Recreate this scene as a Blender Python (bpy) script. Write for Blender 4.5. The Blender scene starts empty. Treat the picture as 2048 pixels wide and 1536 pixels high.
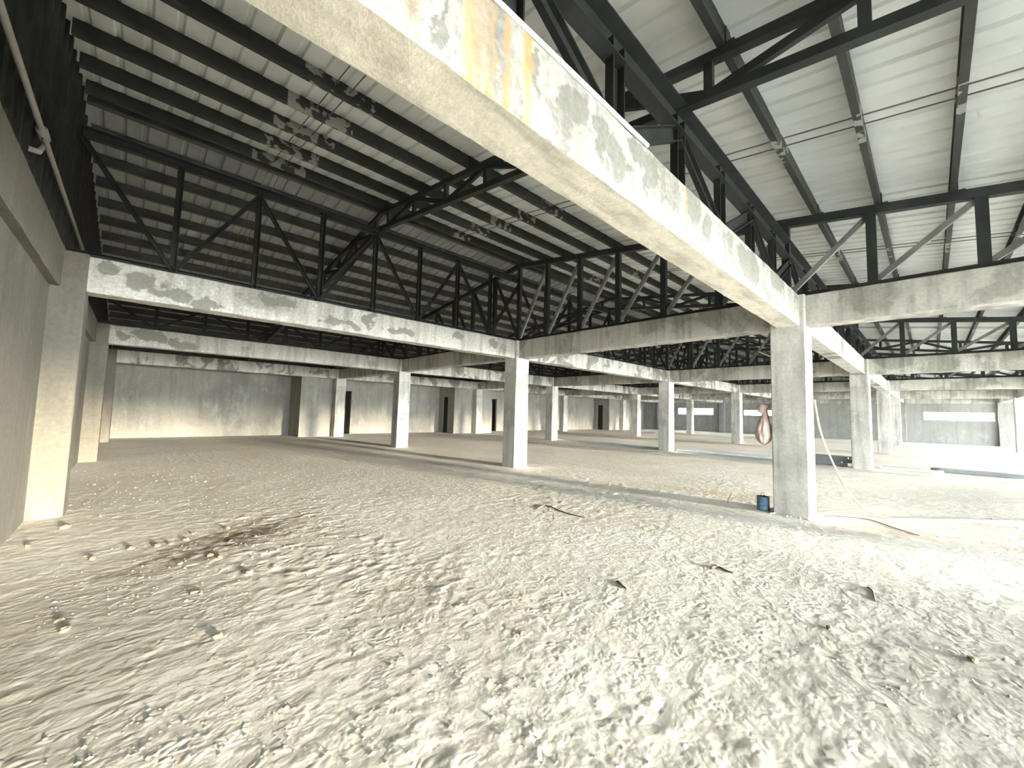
import bpy, bmesh, math, random
import numpy as np
from mathutils import Vector, Matrix

random.seed(7)
scene = bpy.context.scene
COL = scene.collection

# ------------------------------------------------------------------ camera
FPX = 794.79
FW = Vector((0.6868545, 0.7234034, 0.0701310))
RT = Vector((0.7236887, -0.6896392, 0.0259302))
UP = Vector((-0.0671231, -0.0329427, 0.9972007))
EYE = Vector((0.0, 0.0, 1.5))
cam_data = bpy.data.cameras.new('camera')
cam_data.sensor_width = 36.0
cam_data.sensor_fit = 'HORIZONTAL'
cam_data.lens = FPX / 2048.0 * 36.0
cam_data.clip_start = 0.05
cam_data.clip_end = 400
cam = bpy.data.objects.new('camera', cam_data)
COL.objects.link(cam)
m = Matrix.Identity(4)
for r in range(3):
    m[r][0] = RT[r]; m[r][1] = UP[r]; m[r][2] = -FW[r]; m[r][3] = EYE[r]
cam.matrix_world = m
scene.camera = cam

# ------------------------------------------------------------------ sky, sun, exposure
world = bpy.data.worlds.new('sky')
scene.world = world
world.use_nodes = True
bg = world.node_tree.nodes['Background']
bg.inputs['Color'].default_value = (0.89, 0.96, 1.0, 1)
bg.inputs['Strength'].default_value = 3.3
sun_data = bpy.data.lights.new('sun', 'SUN')
sun_data.energy = 1.05
sun_data.angle = math.radians(5.0)
sun_data.color = (1.0, 0.88, 0.66)
sun = bpy.data.objects.new('sun', sun_data)
COL.objects.link(sun)
SUN_ELEV, SUN_AZ = math.radians(4.2), math.radians(10.0)
sun_dir = Vector((-math.sin(SUN_AZ) * math.cos(SUN_ELEV), math.cos(SUN_AZ) * math.cos(SUN_ELEV), -math.sin(SUN_ELEV)))
sun.rotation_euler = sun_dir.to_track_quat('-Z', 'Y').to_euler()
sun.location = (5, -30, 6)
vs = scene.view_settings
vs.view_transform = 'Standard'
vs.look = 'None'
vs.gamma = 1.0
vs.use_curve_mapping = False
vs.exposure = 4.12
scene.cycles.max_bounces = 8
scene.cycles.diffuse_bounces = 4
scene.cycles.glossy_bounces = 2
scene.cycles.use_denoising = True
scene.cycles.adaptive_threshold = 0.06

# ------------------------------------------------------------------ measured layout
CA, CB = 0.50, 0.476                              # column size along X, along Y
XC = [-0.559, 7.504, 16.714, 25.960, 35.276]      # near corners of the column lines along X (first: left wall)
YR = {-1: -3.70, 0: 1.302, 1: 7.747, 2: 14.339, 3: 21.009}
ZB, ZT = 2.978, 3.467                             # beam soffit, beam top
WALLX = -0.88
ENDX = 43.5
BACKY = 23.2
FRONTY = -12.2
RIDGEY = 7.95
def zroof(y):                                     # top of rafters = underside of purlins
    return 5.733 - 0.14 * abs(y - RIDGEY)
PURLIN_H = 0.18

def ray(px, py):
    return FW + RT * ((px - 1024) / FPX) - UP * ((py - 768) / FPX)
def hit(px, py, ax, val):
    d = ray(px, py); t = (val - EYE[ax]) / d[ax]
    return EYE + d * t

# ------------------------------------------------------------------ material helpers
def new_mat(name):
    mt = bpy.data.materials.new(name); mt.use_nodes = True
    nt = mt.node_tree; b = nt.nodes['Principled BSDF']
    b.inputs['Specular IOR Level'].default_value = 0.25
    return mt, nt, b
class NB:
    """small node builder"""
    def __init__(s, nt): s.nt = nt
    def n(s, t, **kw):
        x = s.nt.nodes.new(t)
        for k, v in kw.items(): setattr(x, k, v)
        return x
    def link(s, a, b): s.nt.links.new(a, b)
    def pos(s): return s.n('ShaderNodeNewGeometry').outputs['Position']
    def scaled(s, vec, sc):
        mp = s.n('ShaderNodeMapping'); mp.inputs['Scale'].default_value = sc
        s.link(vec, mp.inputs['Vector']); return mp.outputs['Vector']
    def noise(s, vec, scale, detail=4, rough=0.55, dist=0.0):
        x = s.n('ShaderNodeTexNoise'); x.inputs['Scale'].default_value = scale
        x.inputs['Detail'].default_value = detail; x.inputs['Roughness'].default_value = rough
        x.inputs['Distortion'].default_value = dist
        s.link(vec, x.inputs['Vector']); return x.outputs['Fac']
    def ramp(s, fac, stops):
        x = s.n('ShaderNodeValToRGB'); e = x.color_ramp.elements
        while len(e) < len(stops): e.new(0.5)
        for el, (p, c) in zip(e, stops):
            el.position = p; el.color = (c, c, c, 1) if not isinstance(c, tuple) else (*c, 1)
        s.link(fac, x.inputs['Fac']); return x.outputs['Color']
    def mix(s, fac, a, b, mode='MIX'):
        x = s.n('ShaderNodeMix', data_type='RGBA', blend_type=mode)
        for sock, v in ((x.inputs[0], fac), (x.inputs[6], a), (x.inputs[7], b)):
            if hasattr(v, 'is_linked') or hasattr(v, 'links'): s.link(v, sock)
            elif isinstance(v, tuple): sock.default_value = (*v, 1)
            else: sock.default_value = v
        return x.outputs[2]
    def math(s, op, a, b=0.0, c=None):
        x = s.n('ShaderNodeMath', operation=op)
        for i, v in enumerate((a, b) if c is None else (a, b, c)):
            if hasattr(v, 'links'): s.link(v, x.inputs[i])
            else: x.inputs[i].default_value = v
        return x.outputs[0]
    def sep(s, vec):
        x = s.n('ShaderNodeSeparateXYZ'); s.link(vec, x.inputs[0]); return x.outputs
    def bump(s, h, strength, dist, bsdf):
        x = s.n('ShaderNodeBump'); x.inputs['Strength'].default_value = strength
        x.inputs['Distance'].default_value = dist
        s.link(h, x.inputs['Height']); s.link(x.outputs[0], bsdf.inputs['Normal'])
    def band(s, v, c, w):
        """soft bump of half width w round c"""
        d = s.math('ABSOLUTE', s.math('SUBTRACT', v, c))
        x = s.n('ShaderNodeMapRange', interpolation_type='SMOOTHSTEP')
        s.link(d, x.inputs['Value']); x.inputs['From Min'].default_value = w; x.inputs['From Max'].default_value = w * 0.35
        return x.outputs[0]

def concrete(name, light, dark, white, patch=(0.50, 0.58), scale=0.9, rust=(), streak=0.35, soffit=None, spots=(), spot_col=(0.235, 0.23, 0.205)):
    mt, nt, b = new_mat(name); k = NB(nt)
    p = k.pos()
    big = k.noise(p, scale, 5, 0.6, 0.6)
    fac = k.ramp(big, [(patch[0], 0.0), (patch[1], 1.0)])
    col = k.mix(fac, light, dark)
    eff = k.ramp(k.noise(k.scaled(p, (1.3, 1.3, 0.7)), 1.7, 4, 0.65, 0.4), [(0.53, 0.0), (0.64, 1.0)])
    col = k.mix(k.math('MULTIPLY', eff, 0.75), col, white)
    st = k.ramp(k.noise(k.scaled(p, (7.0, 7.0, 0.5)), 1.0, 3, 0.5), [(0.45, 1.0), (0.70, 1.0 - streak)])
    col = k.mix(1.0, col, st, 'MULTIPLY')
    fine = k.ramp(k.noise(p, 22.0, 3, 0.7), [(0.25, 0.80), (0.75, 1.1)])
    col = k.mix(1.0, col, fine, 'MULTIPLY')
    if spots:       # damp plaster patches at their own places on the face towards the open side
        sx, sy, sz = k.sep(p)[:3]
        wn = k.n('ShaderNodeTexNoise'); wn.inputs['Scale'].default_value = 2.6; wn.inputs['Detail'].default_value = 7; wn.inputs['Roughness'].default_value = 0.62
        k.link(p, wn.inputs['Vector'])
        ws = k.n('ShaderNodeSeparateColor'); k.link(wn.outputs['Color'], ws.inputs[0])
        sx = k.math('ADD', sx, k.math('MULTIPLY', k.math('SUBTRACT', ws.outputs[0], 0.5), 0.85))
        sz = k.math('ADD', sz, k.math('MULTIPLY', k.math('SUBTRACT', ws.outputs[1], 0.5), 0.55))
        tot = None
        for cx, cz, rx, rz in spots:
            dx = k.math('DIVIDE', k.math('SUBTRACT', sx, cx), rx); dz = k.math('DIVIDE', k.math('SUBTRACT', sz, cz), rz)
            d2 = k.math('ADD', k.math('MULTIPLY', dx, dx), k.math('MULTIPLY', dz, dz))
            mr = k.n('ShaderNodeMapRange'); k.link(d2, mr.inputs['Value'])
            mr.inputs['From Min'].default_value = 1.25; mr.inputs['From Max'].default_value = 0.80
            tot = mr.outputs[0] if tot is None else k.math('MAXIMUM', tot, mr.outputs[0])
        sd = k.math('LESS_THAN', k.sep(k.n('ShaderNodeNewGeometry').outputs['Normal'])[1], -0.5)
        col = k.mix(k.math('MULTIPLY', k.math('MULTIPLY', tot, sd), 0.85), col, spot_col)
        col = k.mix(1.0, col, fine, 'MULTIPLY')
    if rust:
        x, y, z = k.sep(p)[:3]
        tot = None
        wob = k.math('MULTIPLY', k.math('SUBTRACT', k.noise(k.scaled(p, (1, 1, 1)), 6.0, 3), 0.5), 0.10)
        xx = k.math('ADD', x, wob)
        for c, w, a in rust:
            bnd = k.math('MULTIPLY', k.band(xx, c, w), a)
            tot = bnd if tot is None else k.math('MAXIMUM', tot, bnd)
        brk = k.ramp(k.noise(k.scaled(p, (14, 14, 1.2)), 1.0, 4), [(0.30, 0.25), (0.60, 1.0)])
        nrm = k.sep(k.n('ShaderNodeNewGeometry').outputs['Normal'])
        side = k.math('GREATER_THAN', k.math('MULTIPLY', nrm[1], -1.0), 0.5)
        f = k.math('MULTIPLY', k.math('MULTIPLY', tot, side), brk)
        col = k.mix(f, col, (0.62, 0.36, 0.13))
    if soffit:      # underside painted lighter cream, standing in for light bounced up from the floor
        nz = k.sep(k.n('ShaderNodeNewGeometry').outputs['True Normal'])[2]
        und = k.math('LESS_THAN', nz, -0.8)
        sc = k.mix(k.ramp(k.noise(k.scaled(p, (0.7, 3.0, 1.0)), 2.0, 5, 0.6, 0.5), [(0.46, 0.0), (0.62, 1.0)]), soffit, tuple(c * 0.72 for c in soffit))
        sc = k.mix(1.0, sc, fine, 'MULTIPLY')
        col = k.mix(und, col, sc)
    k.link(col, b.inputs['Base Color'])
    b.inputs['Roughness'].default_value = 0.9
    h = k.math('ADD', k.math('MULTIPLY', k.noise(p, 9.0, 4, 0.65), 0.7), k.math('MULTIPLY', k.noise(p, 60.0, 1, 0.6), 0.3))
    k.bump(h, 0.35, 0.02, b)
    return mt

M = {}
M['column'] = concrete('column_concrete', (0.54, 0.525, 0.475), (0.43, 0.415, 0.375), (0.65, 0.635, 0.59), (0.48, 0.62), 1.1)
M['cap'] = concrete('column_cap_concrete', (0.62, 0.61, 0.575), (0.50, 0.49, 0.45), (0.72, 0.71, 0.68), (0.52, 0.60), 1.6)
M['beam'] = concrete('beam_concrete', (0.63, 0.615, 0.565), (0.29, 0.285, 0.255), (0.76, 0.75, 0.71), (0.525, 0.555), 0.95)
def face_spots(Y, lst):
    out = []
    for px, py, w, h in lst:
        a_, b_ = hit(px - w, py, 1, Y), hit(px + w, py, 1, Y)
        c_, d_ = hit(px, py - h, 1, Y), hit(px, py + h, 1, Y)
        out.append(((a_.x + b_.x) / 2, (c_.z + d_.z) / 2, max(abs(b_.x - a_.x) / 2, 0.03), max(abs(c_.z - d_.z) / 2, 0.03)))
    return out
M['beam_b1'] = concrete('damp_patched_beam', (0.63, 0.615, 0.565), (0.44, 0.43, 0.39), (0.76, 0.75, 0.71), (0.60, 0.66), 0.95,
    spots=face_spots(7.82, [(215, 540, 28, 16), (290, 568, 30, 18), (352, 588, 45, 14), (420, 610, 30, 10), (550, 602, 38, 12), (665, 640, 22, 8), (700, 652, 16, 8), (745, 640, 10, 22), (800, 662, 26, 8), (915, 672, 14, 8), (985, 686, 12, 6)]))
M['beam_b2'] = concrete('damp_patched_beam_far', (0.60, 0.585, 0.535), (0.44, 0.43, 0.39), (0.70, 0.69, 0.65), (0.60, 0.66), 0.95,
    spots=face_spots(14.41, [(245, 675, 20, 10), (300, 672, 32, 14), (360, 688, 30, 9), (650, 735, 22, 7), (690, 740, 20, 8)]))
M['cross'] = concrete('cross_beam_concrete', (0.53, 0.51, 0.46), (0.37, 0.36, 0.32), (0.61, 0.595, 0.55), (0.49, 0.54), 1.0)
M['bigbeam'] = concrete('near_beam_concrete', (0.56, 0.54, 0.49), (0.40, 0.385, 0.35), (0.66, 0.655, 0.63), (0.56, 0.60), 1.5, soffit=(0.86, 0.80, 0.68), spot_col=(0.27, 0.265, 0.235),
                        spots=face_spots(1.374, [(1165, 238, 22, 40), (1205, 285, 12, 50), (1235, 320, 20, 40), (1275, 300, 18, 26), (1300, 350, 16, 50), (1375, 400, 18, 46), (1410, 450, 10, 26), (1500, 530, 22, 34), (1555, 560, 12, 30), (885, 60, 12, 70), (840, 40, 8, 40), (1085, 150, 14, 40)]),
                        rust=((0.98, 0.05, 0.75), (1.13, 0.02, 0.8), (1.22, 0.035, 0.6), (1.36, 0.045, 1.0), (1.05, 0.10, 0.4), (3.30, 0.035, 0.6), (0.70, 0.05, 0.35)))
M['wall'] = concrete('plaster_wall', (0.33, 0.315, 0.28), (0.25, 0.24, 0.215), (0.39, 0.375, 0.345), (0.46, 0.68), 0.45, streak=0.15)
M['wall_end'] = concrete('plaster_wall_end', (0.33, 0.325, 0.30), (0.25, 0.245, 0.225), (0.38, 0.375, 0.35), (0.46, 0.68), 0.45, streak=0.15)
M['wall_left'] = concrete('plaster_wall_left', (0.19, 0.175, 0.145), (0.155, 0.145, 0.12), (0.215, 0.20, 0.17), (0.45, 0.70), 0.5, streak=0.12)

def steel(name, c, rough=0.55, stains=False):
    mt, nt, b = new_mat(name); k = NB(nt); p = k.pos()
    f = k.ramp(k.noise(p, 3.0, 5, 0.65), [(0.35, 0.75), (0.7, 1.35)])
    col = k.mix(1.0, c, f, 'MULTIPLY')
    if stains:      # unpainted grey primer blotches at the mid-span holes of the purlins
        x = k.sep(p)[0]
        per = k.math('ABSOLUTE', k.math('SUBTRACT', k.math('MODULO', k.math('ADD', x, 4.6 * 3 - 5.55 + 2.3), 4.6), 2.3))
        a = k.math('LESS_THAN', per, 0.30)
        bb = k.math('LESS_THAN', k.math('ABSOLUTE', k.math('SUBTRACT', x, 1.60)), 0.42)
        late = k.math('GREATER_THAN', x, 3.0)
        zone = k.math('MAXIMUM', k.math('MULTIPLY', a, late), bb)
        blot = k.ramp(k.noise(p, 8.5, 2, 0.4), [(0.50, 0.0), (0.55, 1.0)])
        col = k.mix(k.math('MULTIPLY', zone, blot), col, (0.27, 0.27, 0.25))
    k.link(col, b.inputs['Base Color'])
    b.inputs['Roughness'].default_value = rough
    b.inputs['Metallic'].default_value = 0.0
    k.bump(k.noise(p, 40, 3), 0.15, 0.004, b)
    return mt
M['steel'] = steel('black_painted_steel', (0.031, 0.034, 0.033))
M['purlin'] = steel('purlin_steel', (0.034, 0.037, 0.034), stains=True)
M['purlin_back'] = steel('purlin_steel_hazy', (0.070, 0.072, 0.068))  # lighter grey puts the haze over the back slope into the colour
M['clad'] = steel('dark_cladding', (0.020, 0.021, 0.018), 0.7)
M['grey_steel'] = steel('diagonal_grey_steel', (0.20, 0.20, 0.19), 0.5)  # lighter grey for the open-side diagonals of the main trusses
M['rod'] = steel('sag_rod_steel', (0.16, 0.16, 0.15), 0.5)

def plain(name, c, rough=0.7, var=0.25, scale=8.0, bump=0.1):
    mt, nt, b = new_mat(name); k = NB(nt); p = k.pos()
    f = k.ramp(k.noise(p, scale, 4, 0.6), [(0.3, 1 - var), (0.7, 1 + var)])
    k.link(k.mix(1.0, c, f, 'MULTIPLY'), b.inputs['Base Color'])
    b.inputs['Roughness'].default_value = rough
    k.bump(k.noise(p, scale * 4, 3), bump, 0.01, b)
    return mt
M['sheet_back'] = plain('shaded_roof_sheet_metal', (0.33, 0.335, 0.33), 0.55, 0.15, 0.8, 0.03)  # darker copy: shade of the back slope put into the sheet colour
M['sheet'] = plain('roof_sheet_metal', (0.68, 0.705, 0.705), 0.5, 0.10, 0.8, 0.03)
M['galv'] = plain('pale_blue_steel', (0.50, 0.55, 0.60), 0.45, 0.18, 2.0, 0.05)
M['dark_galv'] = plain('dark_blue_steel', (0.20, 0.215, 0.225), 0.5, 0.2, 2.0, 0.05)
M['pvc'] = plain('white_pipe', (0.72, 0.73, 0.72), 0.4, 0.06, 5.0, 0.02)
M['greypipe'] = plain('grey_pipe', (0.33, 0.32, 0.29), 0.5, 0.12, 5.0, 0.02)
M['can'] = plain('blue_can_paint', (0.085, 0.145, 0.215), 0.4, 0.35, 14.0, 0.05)
M['can_dark'] = plain('can_dark', (0.02, 0.025, 0.035), 0.5, 0.2, 14.0, 0.05)
M['bag'] = plain('pink_bag', (0.64, 0.50, 0.44), 0.9, 0.22, 9.0, 0.3)
M['bag_knot'] = plain('pink_bag_knot', (0.74, 0.64, 0.57), 0.6, 0.2, 12.0, 0.3)
M['hose'] = plain('cream_hose', (0.62, 0.53, 0.40), 0.55, 0.08, 6.0, 0.02)
M['twig'] = plain('twig_bark', (0.17, 0.135, 0.10), 0.9, 0.35, 20.0, 0.4)
M['wire'] = plain('rusty_wire', (0.13, 0.075, 0.05), 0.8, 0.3, 20.0, 0.3)
M['clod'] = plain('dark_clod', (0.24, 0.205, 0.155), 0.95, 0.35, 25.0, 0.6)
M['crumb'] = plain('pale_crumb', (0.46, 0.44, 0.39), 0.95, 0.25, 20.0, 0.5)
M['chip'] = plain('white_chip', (0.76, 0.74, 0.69), 0.9, 0.12, 15.0, 0.3)

def floor_mat():
    mt, nt, b = new_mat('dusty_earth_floor'); k = NB(nt); p = k.pos()
    n1 = k.noise(p, 0.55, 5, 0.6, 0.5)
    col = k.mix(k.ramp(n1, [(0.38, 0.0), (0.62, 1.0)]), (0.73, 0.705, 0.635), (0.81, 0.80, 0.75))
    grey = k.ramp(k.noise(p, 0.35, 4, 0.55, 0.3), [(0.52, 0.0), (0.62, 1.0)])
    col = k.mix(k.math('MULTIPLY', grey, 0.55), col, (0.66, 0.665, 0.635))
    pale = k.ramp(k.noise(k.scaled(p, (1.0, 0.8, 1.0)), 1.3, 6, 0.7), [(0.52, 0.0), (0.66, 1.0)])
    col = k.mix(k.math('MULTIPLY', pale, 0.5), col, (0.86, 0.85, 0.81))
    fine = k.ramp(k.noise(p, 14.0, 4, 0.75), [(0.28, 0.80), (0.70, 1.12)])
    col = k.mix(1.0, col, fine, 'MULTIPLY')
    # brown spilled-earth patch, reddish drag marks beside the column, ochre strip: stains with their own outline; last patches darken overlit ground
    cache = {}
    def patch(cx, cy, rx, ry, rot, colr, amt, thr=(0.42, 0.62), ns=5.0):
        nonlocal col
        mp = k.n('ShaderNodeMapping', vector_type='TEXTURE')
        mp.inputs['Location'].default_value = (cx, cy, 0)
        mp.inputs['Rotation'].default_value = (0, 0, rot)
        mp.inputs['Scale'].default_value = (rx, ry, 1000.0)
        k.link(p, mp.inputs['Vector'])
        ln = k.n('ShaderNodeVectorMath', operation='LENGTH'); k.link(mp.outputs[0], ln.inputs[0])
        mr = k.n('ShaderNodeMapRange', interpolation_type='SMOOTHSTEP')
        k.link(ln.outputs['Value'], mr.inputs['Value']); mr.inputs['From Min'].default_value = 1.0; mr.inputs['From Max'].default_value = 0.2
        if ns not in cache: cache[ns] = k.noise(p, ns, 4, 0.7)
        blot = k.ramp(cache[ns], [(thr[0], 0.0), (thr[1], 1.0)])
        f = k.math('MULTIPLY', k.math('MULTIPLY', mr.outputs[0], blot), amt)
        col = k.mix(f, col, colr)
    s0 = hit(330, 1120, 2, 0); s1 = hit(510, 1062, 2, 0)
    patch((s0.x + s1.x) / 2, (s0.y + s1.y) / 2, 1.7, 0.70, math.atan2(s1.y - s0.y, s1.x - s0.x), (0.24, 0.18, 0.12), 0.9, (0.42, 0.56), 7.0)
    s = hit(500, 1068, 2, 0); patch(s.x, s.y, 0.65, 0.38, 0.6, (0.19, 0.14, 0.125), 0.9, (0.42, 0.54), 9.0)
    s = hit(1700, 1062, 2, 0); patch(s.x, s.y, 1.2, 0.45, -0.9, (0.36, 0.26, 0.21), 0.6, (0.40, 0.60), 4.0)
    s = hit(1480, 1000, 2, 0); patch(s.x + 0.3, s.y + 0.6, 0.35, 2.4, 0.0, (0.60, 0.45, 0.27), 0.55, (0.35, 0.60), 3.0)
    s = hit(1900, 1080, 2, 0); patch(s.x, s.y, 0.5, 2.0, 0.1, (0.45, 0.36, 0.29), 0.6, (0.35, 0.60), 3.0)
    s = hit(1650, 1150, 2, 0); patch(s.x, s.y - 0.4, 0.9, 1.6, 0.1, (0.44, 0.43, 0.40), 0.7, (0.35, 0.60), 3.0)
    s = hit(1450, 1300, 2, 0); patch(s.x, s.y, 0.9, 0.7, 0.4, (0.52, 0.53, 0.49), 0.7, (0.38, 0.60), 3.0)
    s = hit(1900, 1330, 2, 0); patch(s.x, s.y - 0.6, 2.6, 1.9, -0.5, (0.38, 0.375, 0.345), 0.9, (0.25, 0.45), 1.5)  # grey ground, darkened further to offset the strong light here
    s = hit(1930, 1010, 2, 0); patch(s.x + 1.5, s.y - 0.8, 5.5, 2.6, -0.3, (0.45, 0.44, 0.405), 0.85, (0.25, 0.45), 1.5)  # colour darkened to hold back too much light at the far right
    s = hit(120, 1330, 2, 0); patch(s.x - 0.3, s.y, 1.4, 2.2, 0.1, (0.47, 0.445, 0.385), 0.75, (0.25, 0.50), 1.5)  # colour darkened to tone down the light near the left wall
    k.link(col, b.inputs['Base Color'])
    b.inputs['Roughness'].default_value = 0.95
    rough = k.ramp(k.noise(p, 0.8, 1, 0.5), [(0.35, 0.35), (0.60, 1.0)])
    vo = k.n('ShaderNodeTexVoronoi', feature='F1'); vo.inputs['Scale'].default_value = 19.0
    wob = k.n('ShaderNodeTexNoise'); wob.inputs['Scale'].default_value = 9.0; wob.inputs['Detail'].default_value = 1
    k.link(p, wob.inputs['Vector'])
    va = k.n('ShaderNodeVectorMath', operation='MULTIPLY_ADD'); k.link(wob.outputs['Color'], va.inputs[0]); va.inputs[1].default_value = (0.12, 0.12, 0.0); k.link(p, va.inputs[2])
    k.link(va.outputs[0], vo.inputs['Vector'])
    clods = k.math('MULTIPLY', k.ramp(vo.outputs['Distance'], [(0.12, 1.0), (0.62, 0.0)]), k.ramp(k.noise(p, 5.0, 2, 0.6), [(0.42, 0.0), (0.62, 1.0)]))
    h = k.math('ADD', k.math('MULTIPLY', k.math('MULTIPLY', clods, rough), 0.75), k.math('MULTIPLY', k.noise(p, 70.0, 2, 0.65), 0.16))
    h = k.math('ADD', h, k.math('MULTIPLY', k.noise(k.scaled(p, (3.0, 14.0, 1.0)), 1.0, 2, 0.6), 0.30))
    h = k.math('ADD', h, k.math('MULTIPLY', k.ramp(k.noise(p, 6.5, 3, 0.6), [(0.42, 0.0), (0.70, 1.0)]), 0.55))
    k.bump(h, 0.25, 0.022, b)
    return mt
M['floor'] = floor_mat()
M['ground'] = plain('outside_ground', (0.50, 0.48, 0.44), 0.95, 0.15, 0.6, 0.2)

# ------------------------------------------------------------------ object helpers
def link_mesh(name, me, parent=None, loc=(0, 0, 0)):
    o = bpy.data.objects.new(name, me); COL.objects.link(o)
    o.parent = parent; o.location = loc
    return o
def tag(o, label, cat, group=None):
    o['label'] = label; o['category'] = cat
    if group: o['group'] = group
    return o
def struct(o):
    o['kind'] = 'structure'; return o
def empty(name, loc=(0, 0, 0)):
    o = bpy.data.objects.new(name, None); COL.objects.link(o); o.location = loc
    o.empty_display_size = 0.1
    return o
def mesh_from(name, verts, faces, mat, smooth=False):
    me = bpy.data.meshes.new(name); me.from_pydata([tuple(v) for v in verts], [], faces)
    me.materials.append(mat); me.update()
    if smooth:
        me.polygons.foreach_set('use_smooth', [True] * len(me.polygons))
    return me
def box_geo(V, F, x0, x1, y0, y1, z0, z1):
    n = len(V)
    V += [(x0, y0, z0), (x1, y0, z0), (x1, y1, z0), (x0, y1, z0), (x0, y0, z1), (x1, y0, z1), (x1, y1, z1), (x0, y1, z1)]
    F += [tuple(n + i for i in f) for f in ((0, 3, 2, 1), (4, 5, 6, 7), (0, 1, 5, 4), (1, 2, 6, 5), (2, 3, 7, 6), (3, 0, 4, 7))]
def boxes_mesh(name, boxes, mat):
    V, F = [], []
    for b in boxes: box_geo(V, F, *b)
    return mesh_from(name, V, F, mat)

def prism_mesh(name, axis, a0, a1, u0, u1, w0, w1, mat, origin, step=0.2, jit=0.004, ch=0.016, seed=0):
    """cast-concrete bar: chamfered section swept along axis with slightly uneven form-work edges.
    axis 'x': u = y, w = z.  axis 'y': u = x, w = z.  axis 'z': u = x, w = y."""
    rnd = random.Random(seed)
    sec = [(u0 + ch, w0), (u1 - ch, w0), (u1, w0 + ch), (u1, w1 - ch), (u1 - ch, w1), (u0 + ch, w1), (u0, w1 - ch), (u0, w0 + ch)]
    n = max(2, int(abs(a1 - a0) / step) + 1)
    V, F = [], []
    for i in range(n + 1):
        a = a0 + (a1 - a0) * i / n
        for (u, w) in sec:
            uu = u + rnd.uniform(-jit, jit); ww = w + rnd.uniform(-jit, jit)
            p = {'x': (a, uu, ww), 'y': (uu, a, ww), 'z': (uu, ww, a)}[axis]
            V.append((p[0] - origin[0], p[1] - origin[1], p[2] - origin[2]))
    for i in range(n):
        for k in range(8):
            a, b = i * 8 + k, i * 8 + (k + 1) % 8
            F.append((a, b, b + 8, a + 8) if axis != 'y' else (a, a + 8, b + 8, b))
    F.append(tuple(reversed(range(8))) if axis != 'y' else tuple(range(8)))
    e = tuple(range(n * 8, n * 8 + 8))
    F.append(e if axis != 'y' else tuple(reversed(e)))
    return mesh_from(name, V, F, mat)

def tube_mesh(name, pts, r, mat, seg=8, radii=None):
    V, F = [], []
    pts = [Vector(p) for p in pts]
    for i, p in enumerate(pts):
        d = (pts[min(i + 1, len(pts) - 1)] - pts[max(i - 1, 0)]).normalized()
        a = d.cross(Vector((0, 0, 1)))
        if a.length < 0.05: a = d.cross(Vector((0, 1, 0)))
        a.normalize(); b = d.cross(a)
        rr = radii[i] if radii else r
        for k in range(seg):
            t = 2 * math.pi * k / seg
            V.append(p + a * (rr * math.cos(t)) + b * (rr * math.sin(t)))
    for i in range(len(pts) - 1):
        for k in range(seg):
            x, y = i * seg + k, i * seg + (k + 1) % seg
            F.append((x, x + seg, y + seg, y))
    F.append(tuple(range(seg))); F.append(tuple(reversed(range(len(V) - seg, len(V)))))
    return mesh_from(name, V, F, mat, True)
def catmull(P, n=8):
    P = [Vector(p) for p in P]; out = []
    for i in range(len(P) - 1):
        p0, p1, p2, p3 = P[max(i - 1, 0)], P[i], P[i + 1], P[min(i + 2, len(P) - 1)]
        for k in range(n):
            t = k / n
            out.append(0.5 * ((2 * p1) + (p2 - p0) * t + (2 * p0 - 5 * p1 + 4 * p2 - p3) * t * t + (3 * p1 - p0 - 3 * p2 + p3) * t ** 3))
    out.append(P[-1]); return out
def lathe_mesh(name, prof, mat, seg=28, close=True):
    V, F = [], []
    for r, z in prof:
        for k in range(seg):
            t = 2 * math.pi * k / seg; V.append((r * math.cos(t), r * math.sin(t), z))
    for i in range(len(prof) - 1):
        for k in range(seg):
            a, b = i * seg + k, i * seg + (k + 1) % seg
            F.append((a, b, b + seg, a + seg))
    if close:
        F.append(tuple(reversed(range(seg))))
    return mesh_from(name, V, F, mat, True)

# steel sections of unit length along +Z; x = depth of the section in the plane of the frame, y = out of plane
def section_mesh(name, d, w, t, mat):
    """C channel d deep, w wide, plate t"""
    P = [(-d / 2, -w / 2), (d / 2, -w / 2), (d / 2, w / 2), (d / 2 - t, w / 2), (d / 2 - t, -w / 2 + t), (-d / 2 + t, -w / 2 + t), (-d / 2 + t, w / 2), (-d / 2, w / 2)]
    V = [(x, y, 0) for x, y in P] + [(x, y, 1) for x, y in P]
    F = [(k, (k + 1) % 8, (k + 1) % 8 + 8, k + 8) for k in range(8)]
    F += [tuple(reversed(range(8))), tuple(range(8, 16))]
    return mesh_from(name, V, F, mat)
SEC = {}
def sec(d, w, mat='steel'):
    key = (round(d, 3), round(w, 3), mat)
    if key not in SEC:
        SEC[key] = section_mesh('channel_section', d, w, min(0.012, d / 5), M[mat])
    return SEC[key]
def member(name, parent, p0, p1, me, out):
    """steel bar from p0 to p1 (world); out = direction the channel opens to"""
    p0, p1 = Vector(p0), Vector(p1)
    z = p1 - p0; L = z.length; z = z / L
    y = Vector(out); y = (y - z * y.dot(z)).normalized(); x = y.cross(z)
    o = bpy.data.objects.new(name, me); COL.objects.link(o)
    off = parent.location if parent else Vector((0, 0, 0))
    mm = Matrix.Identity(4)
    for r in range(3):
        mm[r][0] = x[r]; mm[r][1] = y[r]; mm[r][2] = z[r] * L; mm[r][3] = p0[r] - off[r]
    o.parent = parent
    o.matrix_local = mm
    return o

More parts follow.
